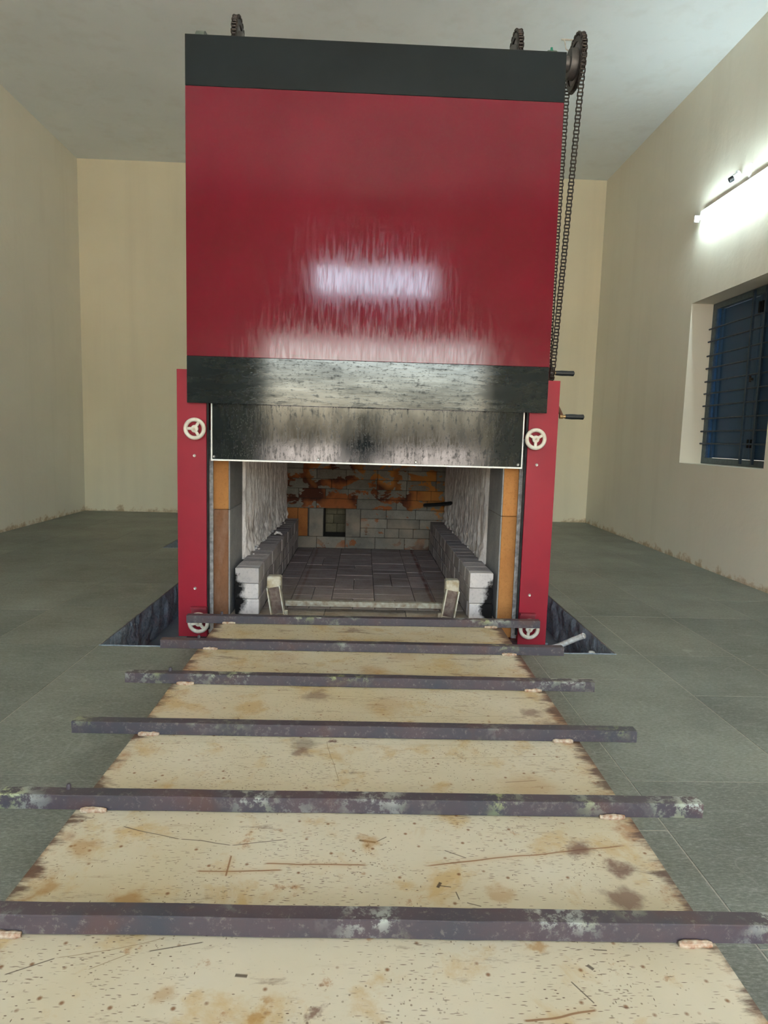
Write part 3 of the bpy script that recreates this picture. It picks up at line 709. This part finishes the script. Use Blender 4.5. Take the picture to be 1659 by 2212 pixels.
# hearth
he = fpart(G().box(-.70, .745, 3.46, 5.85, .06, .094).box(-.70, .745, 3.39, 3.46, .0, .094), 'hearth', M['firemortar'])
cols = [-.534, -.40, -.165, .085, .325, .445, .582]; rr = random.Random(11)
for i in range(len(cols)-1):
    y = 3.548; y += 0
    ys = [y]
    while y < 5.5:
        y += rr.choice((.115, .16, .23, .23, .30)); ys.append(min(y, 5.5))
    if 5.5-ys[-2] < .06: ys.pop(-2)
    for a, b in zip(ys, ys[1:]):
        x0, x1 = cols[i], cols[i+1]
        if x1-x0 > .2 and rr.random() < .3:
            xm = (x0+x1)/2
            for q0, q1 in ((x0, xm), (xm, x1)): piece('hearth_tile', q0+.0018, q1-.0018, a+.0018, b-.0018, .06, .10+rr.uniform(-.001, .0015), M['fb_floor'], he, .002)
        else: piece('hearth_tile', x0+.0018, x1-.0018, a+.0018, b-.0018, .06, .10+rr.uniform(-.001, .0015), M['fb_floor'], he, .002)
for x0, x1 in ((-.682, -.43), (-.43, -.19), (-.19, .25), (.25, .49), (.49, .727)):
    piece('threshold_tile', x0+.0015, x1-.0015, 3.388, 3.546, .04, .0995, M['fb_thres'], he, .003)
# back wall
bw = fpart(G().box(-.70, -.323, 5.512, 5.62, .06, 1.08).box(-.138, .75, 5.512, 5.62, .06, 1.08).box(-.323, -.138, 5.512, 5.62, .44, 1.08).box(-.323, -.138, 5.512, 5.62, .06, .199)
     .box(-.36, -.323, 5.62, 5.80, .15, .50).box(-.138, -.10, 5.62, 5.80, .15, .50).box(-.323, -.138, 5.62, 5.80, .44, .50).box(-.323, -.138, 5.62, 5.80, .15, .199).box(-.36, -.10, 5.80, 5.85, .15, .5), 'back_wall', M['firemortar'])
def bb(x0, x1, z0, z1, mat=None, nm='brick'): piece(nm, x0+.0012, x1-.0012, 5.50+rr.uniform(-.003, .002), 5.60, z0+.0012, z1-.0012, mat or M['fb_back'], bw, .003)
for x0, x1 in zip([-.655, -.38, -.138, .116, .366, .577], [-.38, -.138, .116, .366, .577, .716]): bb(x0, x1, .10, .199)
M['fb_sold'] = fire('dark_orange_soldier_brick', ((.30, .115, .03), (.20, .065, .018)))
for x0, x1, mt in ((-.655, -.54, M['fb_sold']), (-.54, -.456, M['fb_sold']), (-.446, -.325, None), (-.137, -.012, None)): bb(x0, x1, .199, .440, mt)
for (z0, z1), e in (((.199, .279), [-.010, .195, .318, .44, .577, .716]), ((.279, .360), [-.010, .215, .49, .716]), ((.360, .440), [-.010, .206, .453, .716])):
    for x0, x1 in zip(e, e[1:]): bb(x0, x1, z0, z1)
z = .440
for e in ([-.655, -.386, -.046, .29, .55, .716], [-.655, -.535, -.31, -.12, .125, .37, .46, .58, .716], [-.655, -.26, -.135, .12, .37, .62, .716],
          [-.655, -.386, -.14, .125, .38, .62, .716], [-.655, -.50, -.26, 0, .25, .5, .716], [-.655, -.4, -.14, .12, .38, .63, .716], [-.655, -.5, -.25, 0, .26, .5, .716], [-.655, -.4, -.14, .12, .38, .63, .716]):
    for x0, x1 in zip(e, e[1:]): bb(x0, x1, z, min(z+.083, 1.075))
    z += .083
    if z > 1.07: break
for k in range(3):
    z0 = .20+.08*k; e = [-.322, -.22, -.139] if k % 2 == 0 else [-.322, -.25, -.139]
    for x0, x1 in zip(e, e[1:]): piece('recess_brick', x0+.001, x1-.001, 5.76, 5.81, z0+.001, z0+.079, M['fb_back2'], bw, .003)
fpart(G().tube([(.74, 5.02, .562), (.62, 5.20, .528), (.515, 5.36, .500)], .0155, 14), 'thermocouple_rod', M['rubber'], 'black rod poking out of the right lining')

# ------------------------------------------------------------------ bracket frame standing on the threshold
BF = thing('bracket_frame', 'cream painted bracket frame with two rusty upright channels at the furnace mouth', 'frame', (.02, 3.44, .10))
for s, xb, xt in ((0, -.430, -.458), (1, .468, .494)):
    m_ = Matrix.Translation((xb, 3.40, .10)) @ Matrix.Rotation(math.atan2(xt-xb, .15), 4, 'Y') @ Matrix.Rotation(math.radians(-8), 4, 'X')
    g = G(); h = .150; wd = .036
    g.box(-wd, wd, .010, .015, 0, h, 0, m_).box(-wd, -wd+.006, -.030, .012, 0, h, 0, m_).box(wd-.006, wd, -.030, .012, 0, h, 0, m_)
    u = g.out('upright_channel', M['prop'], BF)
    G().box(-wd+.007, wd-.007, .002, .0095, .006, h-.004, .001, m_).out('rusty_web', M['proprust'], u, 'rust covered inside of the channel')
    G().box(xt-.037, xt+.037, 3.425, 3.49, .215, .298, .006).out('box_cap', M['prop'], BF, 'pale box section cap')
    G().box(xt-.022, xt+.022, 3.44, 3.48, .10, .215).out('box_leg', M['prop'], BF)
    G().box(xb+(.03 if s == 0 else -.05), xb+(.05 if s == 0 else -.03), 3.392, 3.41, .10, .125, .002).out('foot_lug', M['prop'], BF)
G().box(-.40, .445, 3.455, 3.487, .158, .162).box(-.40, .445, 3.455, 3.459, .134, .1579).out('cross_angle', M['angle'], BF)

# ------------------------------------------------------------------ charging trolley
TR = thing('charging_trolley', 'long low trolley with a scratched cream plate and dark cross bars before the furnace', 'trolley', (0, 1.6, 0))
PT = .160
def platepart(ya, yb, la, lb, ra, rb, name, z0):
    g = G(); vs = [(la, ya, z0-.005), (ra, ya, z0-.005), (rb, yb, z0-.005), (lb, yb, z0-.005), (la, ya, z0), (ra, ya, z0), (rb, yb, z0), (lb, yb, z0)]
    g.add(vs, [(0, 3, 2, 1), (4, 5, 6, 7), (0, 1, 5, 4), (1, 2, 6, 5), (2, 3, 7, 6), (3, 0, 4, 7)]); return g.out(name, M['plate'], TR)
platepart(.15, 1.8185, -.662, -.652, .640, .668, 'deck_plate', PT)
platepart(1.8205, 3.03, -.652, -.668, .668, .680, 'deck_plate', PT)
g = G()
for x in (-.5, .5): g.box(x-.03, x+.03, .2, 3.0, .095, .154)
for y in (.4, 1.2, 2.0, 2.8): g.box(-.47, .47, y-.02, y+.02, .10, .150)
g.out('under_frame', M['maroon'], TR)
for x in (-.5, .5):
    for y in (.5, 1.6, 2.75):
        G().lathe([(-.018, .012), (-.018, .046), (-.010, .0485), (.010, .0485), (.018, .046), (.018, .012)], (x, y, .0485), 'X', 24).out('wheel', M['cast'], TR)
bars = [(-.808, 3.009, .865, 3.026), (-.816, 2.640, .858, 2.627), (-.823, 2.260, .850, 2.238), (-.836, 1.862, .839, 1.847), (-.832, 1.468, .836, 1.455), (-.840, 1.085, .842, 1.060)]
rr = random.Random(21)
for k, (x0, y0, x1, y1) in enumerate(bars):
    L = math.hypot(x1-x0, y1-y0); ang = math.atan2(y1-y0, x1-x0); n = 24; hw = .0365; hh = .036
    m_ = Matrix.Translation((x0, y0, PT+.0008)) @ Matrix.Rotation(ang, 4, 'Z')
    sec = [(.0, .0012), (.0012, 0), (hw-.0012, 0), (hw, .0012), (hw, hh-.0015), (hw-.002, hh), (.002, hh), (0, hh-.0015)]
    vs = []; fs = []
    for i in range(n+1):
        dy = .0022*mn.noise(Vector((i*.6, k*3.3, 0))); dz = .0010*abs(mn.noise(Vector((i*.5, k*2.3, 5))))
        for (y, z) in sec: vs.append(m_ @ Vector((L*i/n, y+dy, z+dz)))
    for i in range(n):
        for j in range(8): a = i*8+j; b = i*8+(j+1) % 8; fs.append((a, b, b+8, a+8))
    fs += [tuple(range(8)), tuple(range(n*8, n*8+8))]
    g = G(); g.add(vs, fs); b_ = g.out('cross_bar', M['bar'], TR)
    for side in (0, 1):
        ex = -.655 if side == 0 else .660
        if side == 1 and k < 3: ex = .672
        cx = ex + (.045 if side == 0 else -.045)
        yy = y0+(y1-y0)*(cx-x0)/(x1-x0); hl = .030
        pts = [(cx-hl+2*hl*i/7, yy-.005+rr.uniform(-.0015, .0015), PT+.0045) for i in range(8)]
        G().tube(pts, [.0045]+[rr.uniform(.0055, .008) for _ in range(6)]+[.0045], 8).out('weld_tab', M['tab'], TR)
    if k in (0, 1, 2, 4):      # small studs on the top of some bars
        for q in ((.09, .5), )[:1] if k != 0 else ((.095, .5),):
            p = m_ @ Vector((q[0]*L, hw*.8, hh)); G().lathe([(0, .006), (.010, .006), (.013, .004), (.013, .0001)], p, 'Z', 8).out('stud', M['bar'], b_)

# ------------------------------------------------------------------ pipe and cap in the pit
pp = G().tube([(1.02, 3.36, -.045), (1.06, 3.335, -.022), (1.145, 3.285, .040), (1.162, 3.272, .052)], .0145, 14)
pp = pp.lathe([(-.002, .0146), (.004, .0165), (.010, .012), (.012, .0001)], (1.163, 3.271, .053), 'Z', 14, mtx=Vector((0, 0, 1)).rotation_difference(Vector((.6, -.45, .4))).to_matrix())
pp.tube([(1.02, 3.36, -.228), (1.02, 3.36, -.035)], .0135, 12)
o = pp.out('bent_pipe', M['pipe']); o['label'] = 'weathered white bent pipe rising from the pit beside the right post'; o['category'] = 'pipe'
o = G().lathe([(-.228, .016), (-.02, .016), (-.004, .018), (.002, .014), (.004, .0001)], (1.178, 3.175, 0), 'Z', 14).out('pipe_stub', M['pipe']); o['label'] = 'short capped white pipe stub at the front edge of the pit'; o['category'] = 'pipe'

# ------------------------------------------------------------------ tube light, bulb holder, ceiling hook
def tube_light(xw, yc, label, sgn):      # sgn = direction from the wall into the room
    TL = thing('tube_light', label, 'lamp', (xw, yc, 3.06), 'tube lights on the side walls'); y0, y1 = yc-.6, yc+.6
    def bx(g, a, b, *r_): return g.box(*sorted((xw+sgn*a, xw+sgn*b)), *r_)
    bx(G(), .001, .034, y0+.03, y1-.03, 3.050, 3.115, .004).out('batten', M['battens'], TL)
    G().tube([(xw+sgn*.062, y0+.01, 3.04), (xw+sgn*.062, yc, 3.04), (xw+sgn*.062, y1-.01, 3.04)], .0145, 16).out('lit_tube', M['tube'], TL, 'glowing white tube')
    for y in (y0, y1-.022): bx(G(), .034, .078, y, y+.022, 3.022, 3.080, .003).out('end_holder', M['battens'], TL)
tube_light(XR, 5.40, 'lit white tube light high on the right wall above the window', -1)
tube_light(XR, .6, 'added tube light, unseen on the right wall beside the trolley, to brighten the room', -1)  # invented lamp out of view, lifts the room's brightness
tube_light(XL, .9, 'added tube light, unseen on the left wall beside the trolley, to brighten the room', 1)  # second invented lamp, unseen, put in as fill from the left
BH = thing('bulb_holder', 'small white angled bulb holder on the wall just above the tube light', 'lamp holder', (XR, 5.43, 3.2))
d = Vector((-.75, .25, -.45)).normalized(); p = Vector((XR, 5.44, 3.225)); q = Vector((0, 0, 1)).rotation_difference(d).to_matrix()
G().lathe([(.0, .038), (.012, .038), (.016, .026), (.05, .026), (.052, .023)], p, 'Z', 20, mtx=q).out('base', M['battens'], BH)
G().lathe([(.052, .022), (.085, .020), (.086, .014), (.070, .012), (.070, .0001)], p, 'Z', 20, mtx=q).out('socket', M['rubber'], BH, 'dark empty socket')
o = G().box(XR-.018, XR-.001, 5.262, 5.282, 3.118, 3.245, .002).out('conduit_strip', M['battens']); o['label'] = 'short white vertical conduit strip rising from the tube light'; o['category'] = 'conduit'
hp = [(1.545, 5.70, ZC), (1.560, 5.70, ZC-.02), (1.572, 5.70, ZC-.075), (1.590, 5.70, ZC-.088), (1.608, 5.70, ZC-.075), (1.618, 5.70, ZC-.02), (1.63, 5.70, ZC)]
o = G().tube(hp, .0045, 8).box(1.53, 1.65, 5.694, 5.706, ZC-.010, ZC, .002).out('ceiling_hook', M['white']); o['label'] = 'small white wire hook hanging from the ceiling near the right sprocket'; o['category'] = 'hook'

# ------------------------------------------------------------------ the photographer, crouching behind the trolley (seen as the dark shape mirrored in the door sheets)
def photographer():
    V = []; R_ = []; E_ = []
    def v(p, r, par=None):
        V.append(p); R_.append(r); i = len(V)-1
        if par is not None: E_.append((par, i))
        return i
    pel = v((0, -.88, .40), .125); w_ = v((0, -.82, .56), .115, pel); ch = v((0, -.68, .78), .125, w_); nk0 = v((0, -.58, .93), .075, ch)
    nk = v((0, -.54, 1.02), .048, nk0); hd = v((0, -.52, 1.10), .072, nk); h2 = v((0, -.515, 1.18), .088, hd); h3 = v((0, -.52, 1.25), .070, h2)
    for s_ in (-1, 1):
        sh = v((s_*.15, -.62, .90), .055, nk0); el = v((s_*.22, -.42, .76), .040, sh); wr = v((s_*.08, -.22, .94), .027, el); pm = v((s_*.065, -.17, .99), .026, wr)
        for k, (dx, dz, L) in enumerate(((.02, .02, .030), (.008, .03, .036), (-.004, .034, .038), (-.016, .032, .034))):
            a = v((s_*(.065+dx), -.145, .99+dz), .0085, pm); v((s_*(.065+dx-.012), -.125, .99+dz+L*.5), .0075, a)
        a = v((s_*.04, -.145, .975), .010, pm); v((s_*.02, -.13, .99), .008, a)
        hp = v((s_*.10, -.86, .40), .095, pel); kn = v((s_*.17, -.42, .50), .065, hp); an = v((s_*.15, -.62, .09), .040, kn); ft = v((s_*.155, -.48, .042), .036, an); v((s_*.16, -.40, .038), .030, ft)
    V = [(x*1.12, y, z*1.05) for x, y, z in V]
    me = bpy.data.meshes.new('person'); me.from_pydata(V, E_, [])
    o = bpy.data.objects.new('person', me); COL.objects.link(o)
    md = o.modifiers.new('skin', 'SKIN'); md.use_smooth_shade = True
    if not me.skin_vertices: me.attributes
    for i, r in enumerate(R_): me.skin_vertices[0].data[i].radius = (r, r)
    me.skin_vertices[0].data[0].use_root = True
    sb = o.modifiers.new('sub', 'SUBSURF'); sb.levels = 1; sb.render_levels = 2
    me.materials.append(simple('dark_clothing', (.03, .035, .05), .85))
    o['label'] = 'person in dark clothes crouching behind the near end of the trolley'; o['category'] = 'person'
    return o
photographer()
